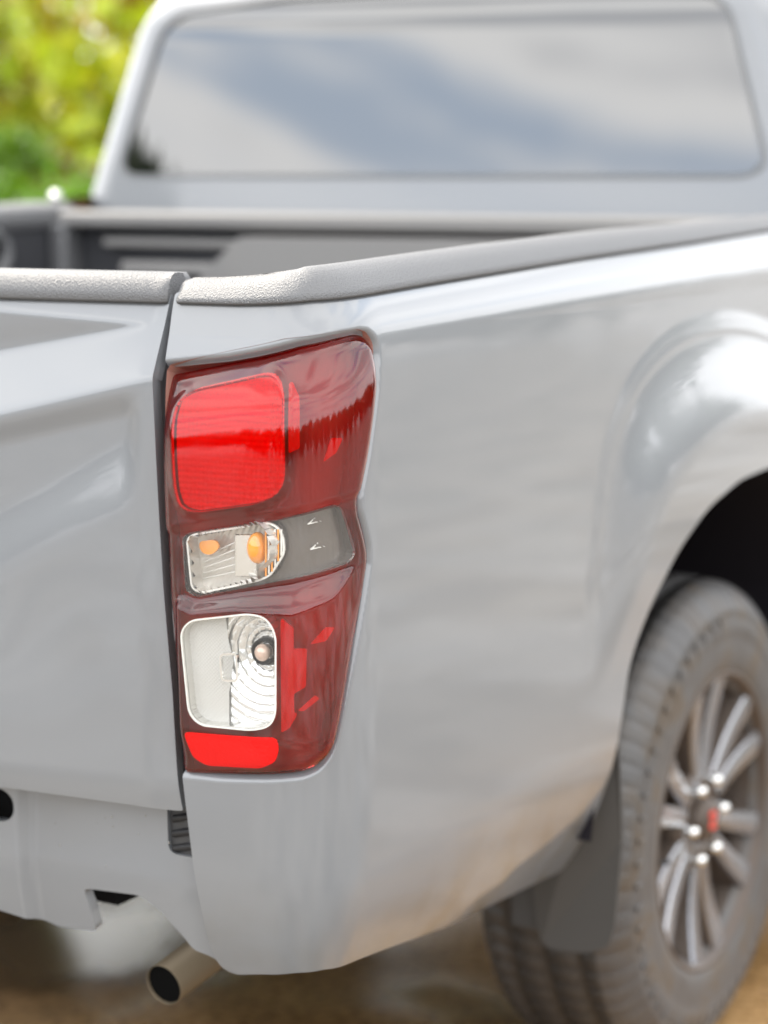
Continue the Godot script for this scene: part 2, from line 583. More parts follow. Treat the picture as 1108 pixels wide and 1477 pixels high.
func materials() -> void:
	var p := mat("grey_paint", lin(0.204, 0.216, 0.234), 0.32, 0.0, 0.7)
	p.clearcoat_enabled = true
	p.clearcoat = 1.0
	p.clearcoat_roughness = 0.02
	var peel := noise_tex(512, 0.05, 2, [], 17)
	peel.as_normal_map = true
	peel.bump_strength = 2.0
	p.normal_enabled = true
	p.normal_texture = peel
	p.normal_scale = 0.02
	p.uv1_triplanar = true
	p.uv1_scale = Vector3(6, 6, 6)
	var dirty: StandardMaterial3D = p.duplicate()
	dirty.resource_name = "splashed_paint"
	dirty.normal_enabled = false
	dirty.uv1_triplanar = false
	dirty.albedo_texture = splash_picture()
	dirty.uv1_scale = Vector3(1.0 / 2.1, -1.0 / 1.0, 1)
	dirty.uv1_offset = Vector3(0.16 / 2.1, 1.37, 0)
	dirty.texture_repeat = false
	M["splashed_paint"] = dirty
	var grain := noise_tex(512, 0.09, 2, [], 3, FastNoiseLite.TYPE_CELLULAR)
	grain.as_normal_map = true
	grain.bump_strength = 6.0
	var t := mat("grained_plastic", lin(0.112, 0.114, 0.12), 0.56, 0.0, 0.9)
	t.normal_enabled = true
	t.normal_texture = grain
	t.normal_scale = 0.9
	t.uv1_triplanar = true
	t.uv1_world_triplanar = true
	t.uv1_scale = Vector3(11, 11, 11)
	mat("black_plastic", lin(0.02, 0.02, 0.022), 0.5)
	mat("flap_rubber", lin(0.075, 0.074, 0.073), 0.6)
	mat("liner_felt", lin(0.022, 0.020, 0.025), 0.9, 0.0, 0.2)
	mat("grey_plastic", lin(0.06, 0.06, 0.062), 0.55)
	mat("rubber_seal", lin(0.008, 0.008, 0.011), 0.8, 0.0, 0.2)
	mat("bed_liner", lin(0.045, 0.046, 0.052), 0.5)
	mat("chassis_black", lin(0.012, 0.012, 0.013), 0.8, 0.0, 0.15)
	mat("dull_steel", lin(0.17, 0.135, 0.09), 0.6, 0.5)
	mat("soot", lin(0.006, 0.006, 0.006), 0.95, 0.0, 0.05)
	mat("seal_grey", lin(0.16, 0.165, 0.17), 0.5)
	mat("bed_grey", lin(0.25, 0.245, 0.24), 0.6)
	mat("film_glass", lin(0.20, 0.20, 0.20), 0.015, 1.0)
	var red := mat("red_lens", lin(0.88, 0.05, 0.045), 0.025, 0.0, 0.62)
	red.albedo_color.a = 0.0
	red.refraction_enabled = true
	red.refraction_scale = 0.06
	red.clearcoat_enabled = true
	red.clearcoat = 0.25
	red.clearcoat_roughness = 0.02
	var bright := mat("bright_red_lens", lin(1.0, 0.012, 0.012), 0.03, 0.0, 0.34)
	bright.albedo_color.a = 0.0
	bright.refraction_enabled = true
	bright.refraction_scale = 0.055
	var clear := mat("clear_lens", lin(0.9, 0.9, 0.9, 0.04), 0.02, 0.0, 0.8)
	clear.transparency = BaseMaterial3D.TRANSPARENCY_ALPHA
	mat("lamp_inside", lin(0.40, 0.21, 0.17), 0.45)
	var rr := mat("red_prisms", lin(0.92, 0.012, 0.010), 0.35)
	var prism := noise_tex(256, 0.05, 1, [], 5, FastNoiseLite.TYPE_CELLULAR)
	prism.as_normal_map = true
	prism.bump_strength = 4.0
	rr.normal_enabled = true
	rr.normal_texture = prism
	rr.normal_scale = 0.25
	rr.uv1_scale = Vector3(30, 30, 30)
	mat("reflex_red", lin(0.85, 0.006, 0.006), 0.1, 0.0, 0.4)
	M.reflex_red.normal_enabled = true
	M.reflex_red.normal_texture = prism
	M.reflex_red.normal_scale = 0.3
	M.reflex_red.uv1_scale = Vector3(24, 24, 24)
	mat("chrome", lin(0.88, 0.88, 0.86), 0.12, 1.0)
	mat("satin_chrome", lin(0.78, 0.77, 0.74), 0.2, 0.9)
	mat("frosted", lin(0.58, 0.575, 0.545), 0.4)
	mat("bright_facets", lin(0.85, 0.85, 0.83), 0.2, 0.8)
	mat("indicator_silver", lin(0.74, 0.71, 0.66), 0.3, 0.6)
	mat("white_bezel", lin(0.78, 0.77, 0.72), 0.25)
	mat("grey_strip_back", lin(0.17, 0.15, 0.135), 0.22, 0.5)
	var am := mat("amber_glass", lin(0.95, 0.34, 0.02), 0.08, 0.0, 0.9)
	am.clearcoat_enabled = true
	am.clearcoat = 1.0
	mat("bulb_glass", lin(0.75, 0.55, 0.45), 0.1, 0.3, 0.9)
	var ty := mat("tyre_rubber", lin(0.092, 0.090, 0.090), 0.5, 0.0, 0.6)
	mat("tread_rubber", lin(0.045, 0.043, 0.042), 0.5, 0.0, 0.6)
	var dust := noise_tex(512, 0.012, 5, [[0.0, Color(0.85, 0.82, 0.8)], [0.5, Color(1, 1, 1)], [0.75, Color(1.0, 0.9, 0.78)], [1.0, Color(1, 0.88, 0.72)]], 9)
	ty.albedo_texture = dust
	ty.uv1_triplanar = true
	ty.uv1_scale = Vector3(1.5, 1.5, 1.5)
	mat("machined_alloy", lin(0.34, 0.35, 0.38), 0.25, 0.9)
	mat("dark_alloy", lin(0.10, 0.078, 0.064), 0.4, 0.4)
	mat("red_enamel", lin(0.75, 0.06, 0.03), 0.3)

# Mud thrown up by the wheel on the lower edge of the bed side; u runs round the panel, v downwards.
func splash_picture() -> ImageTexture:
	var w := 1024
	var h := 512
	var im := Image.create(w, h, false, Image.FORMAT_RGB8)
	im.fill(Color.WHITE)
	var n := FastNoiseLite.new()
	n.seed = 3
	n.frequency = 0.02
	n.fractal_octaves = 5
	var f := FastNoiseLite.new()
	f.seed = 8
	f.frequency = 0.16
	for j in range(300, h):
		var y := 1.37 - (j + 0.5) / h
		for i in w:
			var s := (i + 0.5) / w * 2.1 - 0.16
			var k := sm(0.66, 0.46, y) * (0.35 + 0.65 * sm(0.1, 0.5, s))
			var a := clampf(k * (0.18 + 0.8 * n.get_noise_2d(i, j)), 0.0, 0.8)
			if f.get_noise_2d(i, j) > 0.66 - 0.25 * k: a = maxf(a, 0.5 * k)
			im.set_pixel(i, j, Color.WHITE.lerp(Color(0.84, 0.76, 0.64), a))
	return ImageTexture.create_from_image(im)

# ------------------------------------------------------------------ ground
func build_ground() -> void:
	var m := mat("wet_dirt", Color(1, 1, 1), 1.0, 0.0, 0.5)
	m.albedo_texture = noise_tex(1024, 0.006, 6, [[0.0, lin(0.27, 0.225, 0.17)], [0.42, lin(0.44, 0.38, 0.29)], [0.58, lin(0.62, 0.54, 0.43)], [1.0, lin(0.76, 0.71, 0.62)]], 41)
	m.roughness_texture = noise_tex(1024, 0.004, 4, [[0.0, Color(0.10, 0.10, 0.10)], [0.42, Color(0.22, 0.22, 0.22)], [0.56, Color(0.62, 0.62, 0.62)], [1.0, Color(0.9, 0.9, 0.9)]], 42)
	m.roughness_texture_channel = BaseMaterial3D.TEXTURE_CHANNEL_RED
	m.vertex_color_use_as_albedo = true
	m.detail_enabled = true
	m.detail_albedo = noise_tex(1024, 0.03, 5, [[0.0, Color(0.55, 0.52, 0.5)], [0.5, Color(0.95, 0.95, 0.95)], [1.0, Color(1, 1, 1)]], 43)
	m.detail_blend_mode = BaseMaterial3D.BLEND_MODE_MUL
	m.detail_uv_layer = BaseMaterial3D.DETAIL_UV_2
	var n := FastNoiseLite.new()
	n.seed = 5
	n.frequency = 1.1
	n.fractal_octaves = 4
	var st := SurfaceTool.new()
	st.begin(Mesh.PRIMITIVE_TRIANGLES)
	st.set_smooth_group(0)
	var line := steps([-300, 60, -60, 12, -12, 1.0, -4, 0.06, 2.0, 0.6, 8, 8, 60, 60, 300])
	for j in line.size():
		for i in line.size():
			var x := line[i]
			var z := line[j] - 1.0
			var near := 1.0 - sm(4.0, 14.0, Vector2(x, z).length())
			var y := near * (0.012 * n.get_noise_2d(x, z) - 0.002) - 0.018
			var mud := 1.0 - sm(0.0, 0.9, Vector2(maxf(0.0, absf(x + 0.85) - 1.1), maxf(0.0, z + 0.55)).length())
			st.set_color(Color(0.46, 0.46, 0.47).lerp(Color(0.72, 0.49, 0.265), mud))
			st.set_uv(Vector2(x, z) * 0.22)
			st.set_uv2(Vector2(x, z) * 1.3)
			st.add_vertex(Vector3(x, y, z))
	var w := line.size()
	for j in w - 1:
		for i in w - 1:
			var a := j * w + i
			for k in [a, a + 1, a + w + 1, a, a + w + 1, a + w]:
				st.add_index(k)
	st.generate_normals()
	var o := part("ground", st.commit(), m, self)
	tag(o, "brown damp dirt ground under and around the truck", "", "", "structure")
	# a shallow wet film whose edge soaks away into the dirt
	var water := mat("puddle_water", Color(1, 1, 1), 0.24, 0.0, 1.0)
	var film := Image.create(128, 128, false, Image.FORMAT_RGBA8)
	var soak := FastNoiseLite.new()
	soak.seed = 12
	soak.frequency = 0.035
	var damp := lin(0.16, 0.105, 0.055)
	for j in 128:
		for i in 128:
			var r := Vector2(i - 63.5, j - 63.5).length() / 63.5 + 0.35 * soak.get_noise_2d(i, j)
			film.set_pixel(i, j, Color(damp.r, damp.g, damp.b, sm(0.95, 0.30, r)))
	water.albedo_texture = ImageTexture.create_from_image(film)
	water.transparency = BaseMaterial3D.TRANSPARENCY_ALPHA
	water.texture_repeat = false
	water.uv1_scale = Vector3(1.0 / 0.8, 1.0 / 0.8, 1)
	water.uv1_offset = Vector3(1.66 / 0.8, 1.56 / 0.8, 0)
	var edge := poly([-1.64, -1.54, -0.88, -1.54, -0.88, -0.78, -1.64, -0.78], 0.2)
	var pu := part("puddle", patch(edge, 0.05, func(x, z): return Vector3(x, -0.0115, -z)), water, self)
	pu.mesh = patch(edge, 0.05, func(x, z): return Vector3(x, -0.0115, z))
	pu.mesh.surface_set_material(0, water)
	tag(pu, "shallow bright puddle on the brown dirt under the truck's tail", "", "", "structure")

# ------------------------------------------------------------------ the truck
func build_truck() -> void:
	var t := group_node("pickup_truck", self)
	tag(t, "grey pickup truck seen from its rear right corner, red tail lamp and alloy wheel", "pickup truck")
	build_bedside(t)
	build_lamp(t)
	build_tailgate(t)
	build_valance(t)
	build_bed(t)
	build_cab(t)
	build_wheels(t)
	build_under(t)

func build_bedside(t: Node3D) -> void:
	var ss := steps([-0.150, 0.0025, 0.20, 0.01, 0.45, 0.008, 1.87])
	var ys := steps([0.415, 0.008, 0.72, 0.0025, 1.262, 0.006, 1.34])
	var lp := box_of(open_poly, 0.03)
	var edge := func(s: float, y: float) -> float:
		return sdf(open_poly, Vector2(s, y)) if lp.has_point(Vector2(s, y)) else 1.0
	var memo := {}
	var pos := func(s: float, y: float) -> Vector3:
		var off := 0.0
		if s < 0.2:
			var d: float = edge.call(s, y)
			memo[Vector2(s, y)] = d
			if d < 0.009:
				off = -0.011 * pow(1.0 - maxf(d, 0.0) / 0.009, 1.3)
		return on_body(s, y, off)
	var clip := func(s: float, y: float) -> float:
		var q := Vector2(s, y)
		var d := minf(rail_y(s) + 0.012 - y, 1.0)
		if memo.has(q): d = minf(d, memo[q] - 0.0006)
		if s < -0.06 or y < 0.56: d = minf(d, -sdf(body_poly, q))
		if s > 0.7 and y < 1.0: d = minf(d, sdf(arch_poly, q))
		return minf(d, 1.86 - s)
	var o := part("bed_side", panel(ss, ys, pos, clip, 0.016), M.splashed_paint, t)
	tag(o, "right grey bed side with flared wheel arch")
	# grained cap on the rail
	var rings := []
	for s in steps([-0.141, 0.006, 0.20, 0.03, 1.86]):
		var yb := rail_y(s)
		var h := lerp_at([-0.145, -0.095, -0.065, -0.03, 0.0, 0.06, 0.2, 0.5, 0.9, 1.3, 1.6, 1.9], [0.0268, 0.0280, 0.0302, 0.0332, 0.0345, 0.0345, 0.0336, 0.033, 0.030, 0.025, 0.020, 0.017], s)
		var a := nom(s)
		var d := disp(s, yb)
		var e := lerp_at([-0.141, -0.136], [0.6, 1.0], s)
		var prof := [[0.0015, 0.002], [0.0045, 0.0], [0.006, 0.003], [0.003, h * 0.27], [-0.006, h * 0.62], [-0.016, h * 0.87], [-0.026, h * 0.98], [-0.034, h], [-0.050, h - 0.001], [-0.057, h - 0.007], [-0.058, h - 0.05], [-0.04, h - 0.05]]
		var ring := []
		for q in prof:
			var deep: float = minf(-(d + q[0] * e - (1.0 - e) * 0.01), 0.066)
			var v: Vector3 = a[0] - a[1] * deep
			v.y = yb + q[1] * (0.8 + 0.2 * e)
			ring.append(v)
		rings.append(ring)
	part("rail_cap", loft(rings, true, true, true), M.grained_plastic, t)
	# what shows in the gap beside the tailgate
	part("gap_seal", extrude(poly([-0.245, 1.24, -0.205, 1.24, -0.18, 0.70, -0.225, 0.70]), -0.13, -0.085), M.rubber_seal, t)

func build_lamp(t: Node3D) -> void:
	var lamp := group_node("tail_lamp", t)
	tag(lamp, "tall red tail lamp with clear indicator strip and clear reversing window")
	var inside := [strip_poly, rev_poly, tile_poly, refl_poly]
	part("lamp_housing", patch(lamp_poly, 0.005, func(s, y): return on_body(s, y, -0.042), -0.040, 0.001), M.lamp_inside, lamp)
	part("outer_lens", patch(lamp_poly, 0.0022, lens_at(0.0), 0.005, 0.0012, inside), M.red_lens, lamp)
	part("brake_lens", patch(tile_poly, 0.0022, lens_at(0.0006), 0.003, -0.0008), M.bright_red_lens, lamp)
	part("brake_reflector", patch(tile_poly, 0.0012, func(s, y): return on_body(s, y, lens_off(s, y) - 0.014 + 0.0022 * absf(fposmod(y / 0.0062 + 0.1 * s, 1.0) - 0.5) + (0.004 if s > 0.004 else 0.0018) * absf(fposmod(s / 0.0052, 1.0) - 0.5)), 0.0, 0.001), M.red_prisms, lamp)
	part("indicator_lens", patch(strip_poly, 0.0025, lens_at(0.0), 0.004, 0.0), M.clear_lens, lamp)
	part("reversing_lens", patch(rev_poly, 0.0025, lens_at(0.001), 0.004, 0.0), M.clear_lens, lamp)
	part("reflex_reflector", patch(refl_poly, 0.003, lens_at(0.0005), 0.004, 0.0), M.reflex_red, lamp)
	# bright rims
	part("indicator_bezel", patch(turn_poly, 0.0012, lens_at(-0.003), 0.004, 0.0, [], 0.0011), M.white_bezel, lamp)
	part("reversing_bezel", patch(rev_poly, 0.0012, lens_at(0.0015), 0.003, 0.0006, [], 0.0008), M.white_bezel, lamp)
	# indicator: grey back, silver bowl, amber bulb, ribs
	part("strip_back", patch(strip_poly, 0.004, lens_at(-0.016), -0.012, 0.0, [turn_poly]), M.grey_strip_back, lamp)
	part("indicator_bowl", patch(turn_poly, 0.002, func(s, y): return on_body(s, y, lens_off(s, y) - 0.03 + 3.0 * pow(s + 0.055, 2.0) + 0.0012 * absf(fposmod((s - 0.5 * y) / 0.008, 1.0) - 0.5)), -0.026, 0.0), M.indicator_silver, lamp)
	for k in 5:
		var ya := 0.958 + 0.006 * k
		part("reflector_ridge", tube([body_frame(-0.093, ya, -0.016).origin, body_frame(-0.050, ya + 0.012 + 0.002 * k, -0.014).origin], 0.0008, 6), M.white_bezel, lamp)
	part("amber_reflector", patch(poly([-0.094, 1.000, -0.072, 1.004, -0.066, 0.996, -0.078, 0.986, -0.091, 0.988], 0.006), 0.0015, lens_at(-0.012), 0.003), M.amber_glass, lamp)
	var bf := body_frame(-0.015, 1.000, -0.006)
	var bulb := SphereMesh.new()
	bulb.radius = 0.0115
	bulb.height = 0.034
	var b := part("indicator_bulb", bulb, M.amber_glass, lamp)
	b.transform = bf
	var pl := part("indicator_plate", bev_box(Vector3(-0.0115, -0.024, -0.002), Vector3(0.0115, 0.022, 0.002), 0.002), M.chrome, lamp)
	pl.transform = body_frame(-0.036, 0.990, -0.014) * Transform3D(Basis(Vector3.UP, 0.5), Vector3.ZERO)
	for k in 6:
		var s := -0.001 + 0.0036 * k
		var top := minf(1.0225, 1.031 - 0.4 * maxf(0.0, s - 0.006) - 0.003)
		var lo := lerp_at([-0.001, 0.006, 0.018], [0.972, 0.977, 0.996], s)
		part("lens_rib", tube([body_frame(s, lo, lens_off(s, lo) - 0.003).origin, body_frame(s, top, lens_off(s, top) - 0.003).origin], 0.0012, 8), M.white_bezel if k % 2 else M.amber_glass, lamp)
	for q in [[0.045, 1.028, 0.021, 0.003], [0.048, 1.001, 0.022, 0.003]]:
		part("strip_wedge", patch(poly([q[0], q[1] - 0.001, q[0] + 0.012, q[1] + 0.0075, q[0] + 0.0045, q[1] + 0.001, q[0] + q[2], q[1] + q[3]], 0.0005), 0.0008, lens_at(-0.006), 0.004), M.white_bezel, lamp)
	# reversing lamp: plain left half, stepped round reflector and bulb on the right, raised square
	var rc := Vector2(-0.008, 0.887)
	var half := poly([-0.2, 0.7, -0.075, 0.7, -0.075, 1.0, -0.2, 1.0])
	part("reversing_panel", patch(rev_poly, 0.00105, func(s, y): return on_body(s, y, lens_off(s, y) - 0.012 - 0.10 * sp(s + 0.085, 0.01) + 0.0005 * sin(s * TAU / 0.0042) * sin(y * TAU / 0.0042)), 0.0, 0.0, [poly([-0.060, 1.0, -0.050, 0.90, -0.044, 0.875, -0.050, 0.84, -0.054, 0.7, 0.2, 0.7, 0.2, 1.0])]), M.frosted, lamp)
	part("reversing_reflector", patch(rev_poly, 0.0011, func(s, y):
		var v := Vector2(s - rc.x, y - rc.y)
		var r := v.length()
		var u := fposmod(r / 0.0095, 1.0) * 2.0 - 1.0
		var g := fposmod((v.angle() + 0.21 * floorf(r / 0.0095)) / 0.42, 1.0) * 2.0 - 1.0
		return on_body(s, y, lens_off(s, y) - 0.034 + minf(4.0 * r * r, 0.014) + 0.0016 * (1.0 - u * u) * (1.0 - 0.7 * g * g) + 0.0016 * u), 0.0, 0.0012, [half]), M.bright_facets, lamp)
	part("reversing_wall", patch(rev_poly, 0.0012, lens_at(-0.002), 0.034, 0.0016, [], 0.0007), M.satin_chrome, lamp)
	var fr := body_frame(rc.x - 0.002, rc.y, 0.004)
	var socket := part("bulb_socket", lathe_x(PackedVector2Array([Vector2(-0.02, 0.0145), Vector2(0.0, 0.0145), Vector2(0.001, 0.0125), Vector2(-0.004, 0.0105), Vector2(-0.02, 0.0105)]), 28), M.chassis_black, lamp)
	socket.transform = fr * Transform3D(Basis(Vector3.UP, -PI / 2), Vector3(0, 0, -0.012))
	var rb := SphereMesh.new()
	rb.radius = 0.0085
	rb.height = 0.019
	part("reversing_bulb", rb, M.bulb_glass, lamp).transform = fr * Transform3D(Basis(), Vector3(0, 0, -0.010))
	part("raised_square", patch(poly([-0.053, 0.885, -0.030, 0.889, -0.029, 0.857, -0.051, 0.855], 0.006), 0.001, lens_at(-0.002), 0.004, 0.001, [], 0.0012), M.chrome, lamp)
	# bright red blocks and marks inside the dark side of the lamp
	part("side_block", patch(poly([0.0235, 1.174, 0.029, 1.175, 0.038, 1.161, 0.038, 1.108, 0.0245, 1.103], 0.001), 0.002, lens_at(-0.010), 0.006), M.red_prisms, lamp)
	part("side_block", patch(poly([0.018, 0.930, 0.031, 0.919, 0.031, 0.897, 0.044, 0.897, 0.043, 0.856, 0.031, 0.848, 0.031, 0.829, 0.034, 0.825, 0.026, 0.810, 0.0175, 0.805], 0.001), 0.002, lens_at(-0.010), 0.006), M.red_prisms, lamp)
	for q in [[0.075, 1.118, 0.090, 1.117, 0.081, 1.102, 0.065, 1.093], [0.047, 0.901, 0.063, 0.919, 0.072, 0.918, 0.063, 0.904], [0.034, 0.829, 0.052, 0.846, 0.057, 0.842, 0.041, 0.829]]:
		part("side_mark", patch(poly(q, 0.002), 0.0015, lens_at(-0.012), 0.003), M.red_prisms, lamp)

func gate_z(x: float, y: float) -> float:
	var y1 := 1.177 + (x + 0.215) * 0.24
	var yu := 1.2295 + (-0.246 - x) * 0.045
	var yl := 1.2295 + (x + 0.246) * 0.18
	if x > -0.246:
		yl = 1.2295
		yu = 1.2295
	elif x < -0.6:
		y1 = lerpf(1.0846, 1.0446, sm(-0.6, XC, x)); yl = lerpf(1.1658, 1.136, sm(-0.6, XC, x)); yu = 1.2455
	var d := -0.50 * (sp(y - y1, 0.003) - sp(y - yl, 0.003)) + 0.16 * (sp(y - yl, 0.003) - sp(y - yu, 0.003)) - 0.45 * sp(y - yu, 0.003)
	d -= 0.06 * (y - 0.92) * (y - 0.92)
	# a soft bowl under the crease that fades out lower down
	d -= 0.009 * sm(0.004, 0.04, y1 - y) * (1.0 - sm(0.05, 0.15, y1 - y + 0.25 * (x + 0.25))) * (1.0 - sm(-0.265, -0.228, x))
	d += 0.012 * sm(-0.30, -0.60, x + 0.25 * (y - 0.85)) * sm(0.98, 0.80, y)
	d -= 0.9 * pow(maxf(0.0, 0.73 - y), 1.6)
	d += 0.03 * (1.0 - pow((x - XC) / 0.74, 2.0))
	d -= 0.6 * pow(maxf(0.0, x + 0.245), 2.0) * 4.0
	return d

func build_tailgate(t: Node3D) -> void:
	var right := func(y: float) -> float:
		return -RC + lerp_at([0.69, 0.741, 0.831, 0.946, 1.045, 1.119, 1.178, 1.252], [-0.1145, -0.1175, -0.1205, -0.1285, -0.1335, -0.137, -0.140, -0.1445], y) - 0.0075
	var pos := func(x: float, y: float) -> Vector3:
		var m := x if x > XC else 2.0 * XC - x
		return Vector3(x, y, gate_z(m, y))
	var clip := func(x: float, y: float) -> float:
		var m := x if x > XC else 2.0 * XC - x
		return minf(right.call(y) - m, y - (0.694 - 0.002 * (m + 0.3)))
	var g := part("tailgate", panel(steps([-1.68, 0.02, -0.62, 0.004, -0.186]), steps([0.68, 0.005, 1.0, 0.0025, 1.262]), pos, clip, 0.02), M.grey_paint, t)
	tag(g, "grey tailgate with a pressed scoop under its cap")
	var rings := []
	for x in steps([-1.664, 0.05, -0.26, 0.006, -0.228]):
		var m: float = x if x > XC else 2.0 * XC - x
		var z := gate_z(m, 1.252)
		var e := lerp_at([-0.236, -0.228], [1.0, 0.55], m)
		var ring := []
		for q in [[0.0015, 0.002], [0.0045, 0.0], [0.0065, 0.003], [0.0045, 0.012], [-0.002, 0.023], [-0.009, 0.0295], [-0.018, 0.0325], [-0.030, 0.033], [-0.048, 0.032], [-0.056, 0.026], [-0.057, -0.02], [-0.03, -0.02]]:
			ring.append(Vector3(x, 1.2525 + q[1], z + q[0] * e - 0.004 * (1.0 - e)))
		rings.append(ring)
	part("tailgate_cap", loft(rings, true, true, true), M.grained_plastic, t)
	part("tailgate_inner", bev_box(Vector3(-1.655, 0.70, -0.075), Vector3(-0.25, 1.245, -0.055)), M.grey_paint, t)

func build_valance(t: Node3D) -> void:
	var pr := poly([XC, 0.710, -0.200, 0.705, -0.236, 0.700, -0.235, 0.639, -0.228, 0.633, -0.196, 0.632, -0.165, 0.505, -0.172, 0.500, -0.190, 0.513, -0.212, 0.519, -0.222, 0.533, -0.232, 0.543, -0.250, 0.561, -0.278, 0.575, -0.356, 0.570, -0.359, 0.565, -0.353, 0.547, -0.349, 0.516, -0.405, 0.511, -0.439, 0.519, -0.60, 0.535, XC, 0.54], 0.006)
	var hole := poly([-0.62, 0.637, -0.475, 0.637, -0.456, 0.640, -0.446, 0.650, -0.447, 0.668, -0.461, 0.678, -0.62, 0.678], 0.008)
	var pos := func(x: float, y: float) -> Vector3:
		var m := x if x > XC else 2.0 * XC - x
		var z := -0.030 - 0.006 * sm(-0.442, -0.437, m) + 0.008 * sm(-0.425, -0.44, m)
		z -= 0.5 * pow(maxf(0.0, 0.60 - y), 1.5) + 2.0 * pow(maxf(0.0, m + 0.24), 2.0)
		return Vector3(x, y, z)
	var clip := func(x: float, y: float) -> float:
		var m := x if x > XC else 2.0 * XC - x
		var q := Vector2(m, y)
		return minf(-sdf(pr, q), sdf(hole, q))
	var v := part("rear_valance", panel(steps([-1.71, 0.02, -0.66, 0.004, -0.16]), steps([0.495, 0.004, 0.712]), pos, clip, 0.014), M.grey_paint, t)
	tag(v, "grey steel valance below the tailgate with a notch for the exhaust")
	var step := group_node("step_pad", t)
	part("pad_base", bev_box(Vector3(-0.248, 0.625, -0.052), Vector3(-0.190, 0.71, -0.042)), M.grey_plastic, step)
	for k in 4:
		var y := 0.640 + 0.0175 * k
		part("pad_rib", tube([Vector3(-0.231, y - 0.003, -0.042), Vector3(-0.218, y + 0.001, -0.041), Vector3(-0.195, y + 0.007, -0.042)], 0.0045, 8), M.black_plastic, step)
	# drops of dirty water on the valance
	var st := SurfaceTool.new()
	st.begin(Mesh.PRIMITIVE_TRIANGLES)
	var drop := SphereMesh.new()
	drop.radius = 1.0
	drop.height = 2.0
	drop.radial_segments = 8
	drop.rings = 4
	for k in 12:
		var x := rng.randf_range(-0.40, -0.20)
		var y := rng.randf_range(0.60, 0.69)
		var r := rng.randf_range(0.0006, 0.0014)
		st.append_from(drop, 0, Transform3D(Basis().scaled(Vector3(r, r * 1.3, r * 0.5)), pos.call(x, y)))
	var dm := part("water_drops", st.commit(), M.satin_chrome, v)
	dm.set_meta("kind", "stuff")

func build_bed(t: Node3D) -> void:
	var bed := group_node("load_bed", t)
	part("bed_floor", bev_box(Vector3(-1.70, 0.76, -1.76), Vector3(-0.46, 0.79, -0.09)), M.bed_liner, bed)
	for k in 8:
		part("floor_rib", bev_box(Vector3(-1.62 + 0.16 * k, 0.791, -1.74), Vector3(-1.55 + 0.16 * k, 0.803, -0.10)), M.bed_liner, bed)
	# front wall with raised frames
	part("front_wall", bev_box(Vector3(-1.76, 0.78, -1.775), Vector3(-0.11, 1.30, -1.755)), M.bed_liner, bed)
	part("front_wall_top", bev_box(Vector3(-1.70, 1.285, -1.775), Vector3(-0.15, 1.318, -1.70), 0.012), M.bed_grey, bed)
	part("wall_ridge", bev_box(Vector3(-1.60, 1.245, -1.752), Vector3(-1.24, 1.262, -1.72), 0.006), M.bed_grey, bed)
	part("wall_ridge", bev_box(Vector3(-1.55, 1.19, -1.752), Vector3(-1.28, 1.215, -1.71), 0.006), M.bed_grey, bed)
	part("wall_box", loft([[Vector3(-1.34, 1.10, -1.75), Vector3(-1.34, 1.10, -1.70), Vector3(-1.34, 1.19, -1.70), Vector3(-1.34, 1.19, -1.75)], [Vector3(-1.22, 1.16, -1.75), Vector3(-1.22, 1.16, -1.66), Vector3(-1.22, 1.27, -1.66), Vector3(-1.22, 1.27, -1.75)], [Vector3(-0.30, 1.19, -1.75), Vector3(-0.30, 1.19, -1.66), Vector3(-0.30, 1.275, -1.66), Vector3(-0.30, 1.275, -1.75)]], true, false, true), M.bed_grey, bed)
	# left side: inner wall, post, rail cap, tie hook
	part("left_wall", bev_box(Vector3(-1.80, 0.78, -1.76), Vector3(-1.72, 1.29, -0.05)), M.bed_liner, bed)
	part("right_wall", bev_box(Vector3(-0.135, 0.98, -1.76), Vector3(-0.125, 1.24, -0.10)), M.bed_liner, bed)
	part("wall_post", bev_box(Vector3(-1.72, 0.80, -1.76), Vector3(-1.675, 1.295, -1.69), 0.012), M.grained_plastic, bed)
	part("wall_post", bev_box(Vector3(-1.72, 0.80, -0.98), Vector3(-1.69, 1.28, -0.90), 0.012), M.bed_liner, bed)
	part("tie_ring", lathe_x(PackedVector2Array([Vector2(-1.71, 0.045), Vector2(-1.70, 0.05), Vector2(-1.69, 0.045), Vector2(-1.695, 0.03), Vector2(-1.71, 0.03)]), 20), M.grained_plastic, bed, Vector3(0, 1.235, -1.50))
	var rings := []
	for z in [0.0, -0.6, -1.2, -1.78]:
		var y: float = 1.285 - 0.028 * z
		rings.append([Vector3(-1.85, y - 0.04, z), Vector3(-1.845, y - 0.01, z), Vector3(-1.82, y, z), Vector3(-1.74, y, z), Vector3(-1.715, y - 0.01, z), Vector3(-1.715, y - 0.05, z)])
	part("left_rail_cap", loft(rings, true, true, true), M.grained_plastic, bed)
	var hook := SphereMesh.new()
	hook.radius = 0.014
	hook.height = 0.028
	part("rail_stud", hook, M.chrome, bed, Vector3(-1.775, 1.345, -1.79))
	var outer := []
	for z in [-0.02, -0.5, -1.0, -1.5, -1.79]:
		outer.append([Vector3(-1.84, 1.255 - 0.028 * z, z), Vector3(-1.87, 1.20, z), Vector3(-1.87, 0.95, z), Vector3(-1.865, 0.64, z), Vector3(-1.835, 0.50, z)])
	part("left_bed_side", loft(outer, false), M.grey_paint, t)

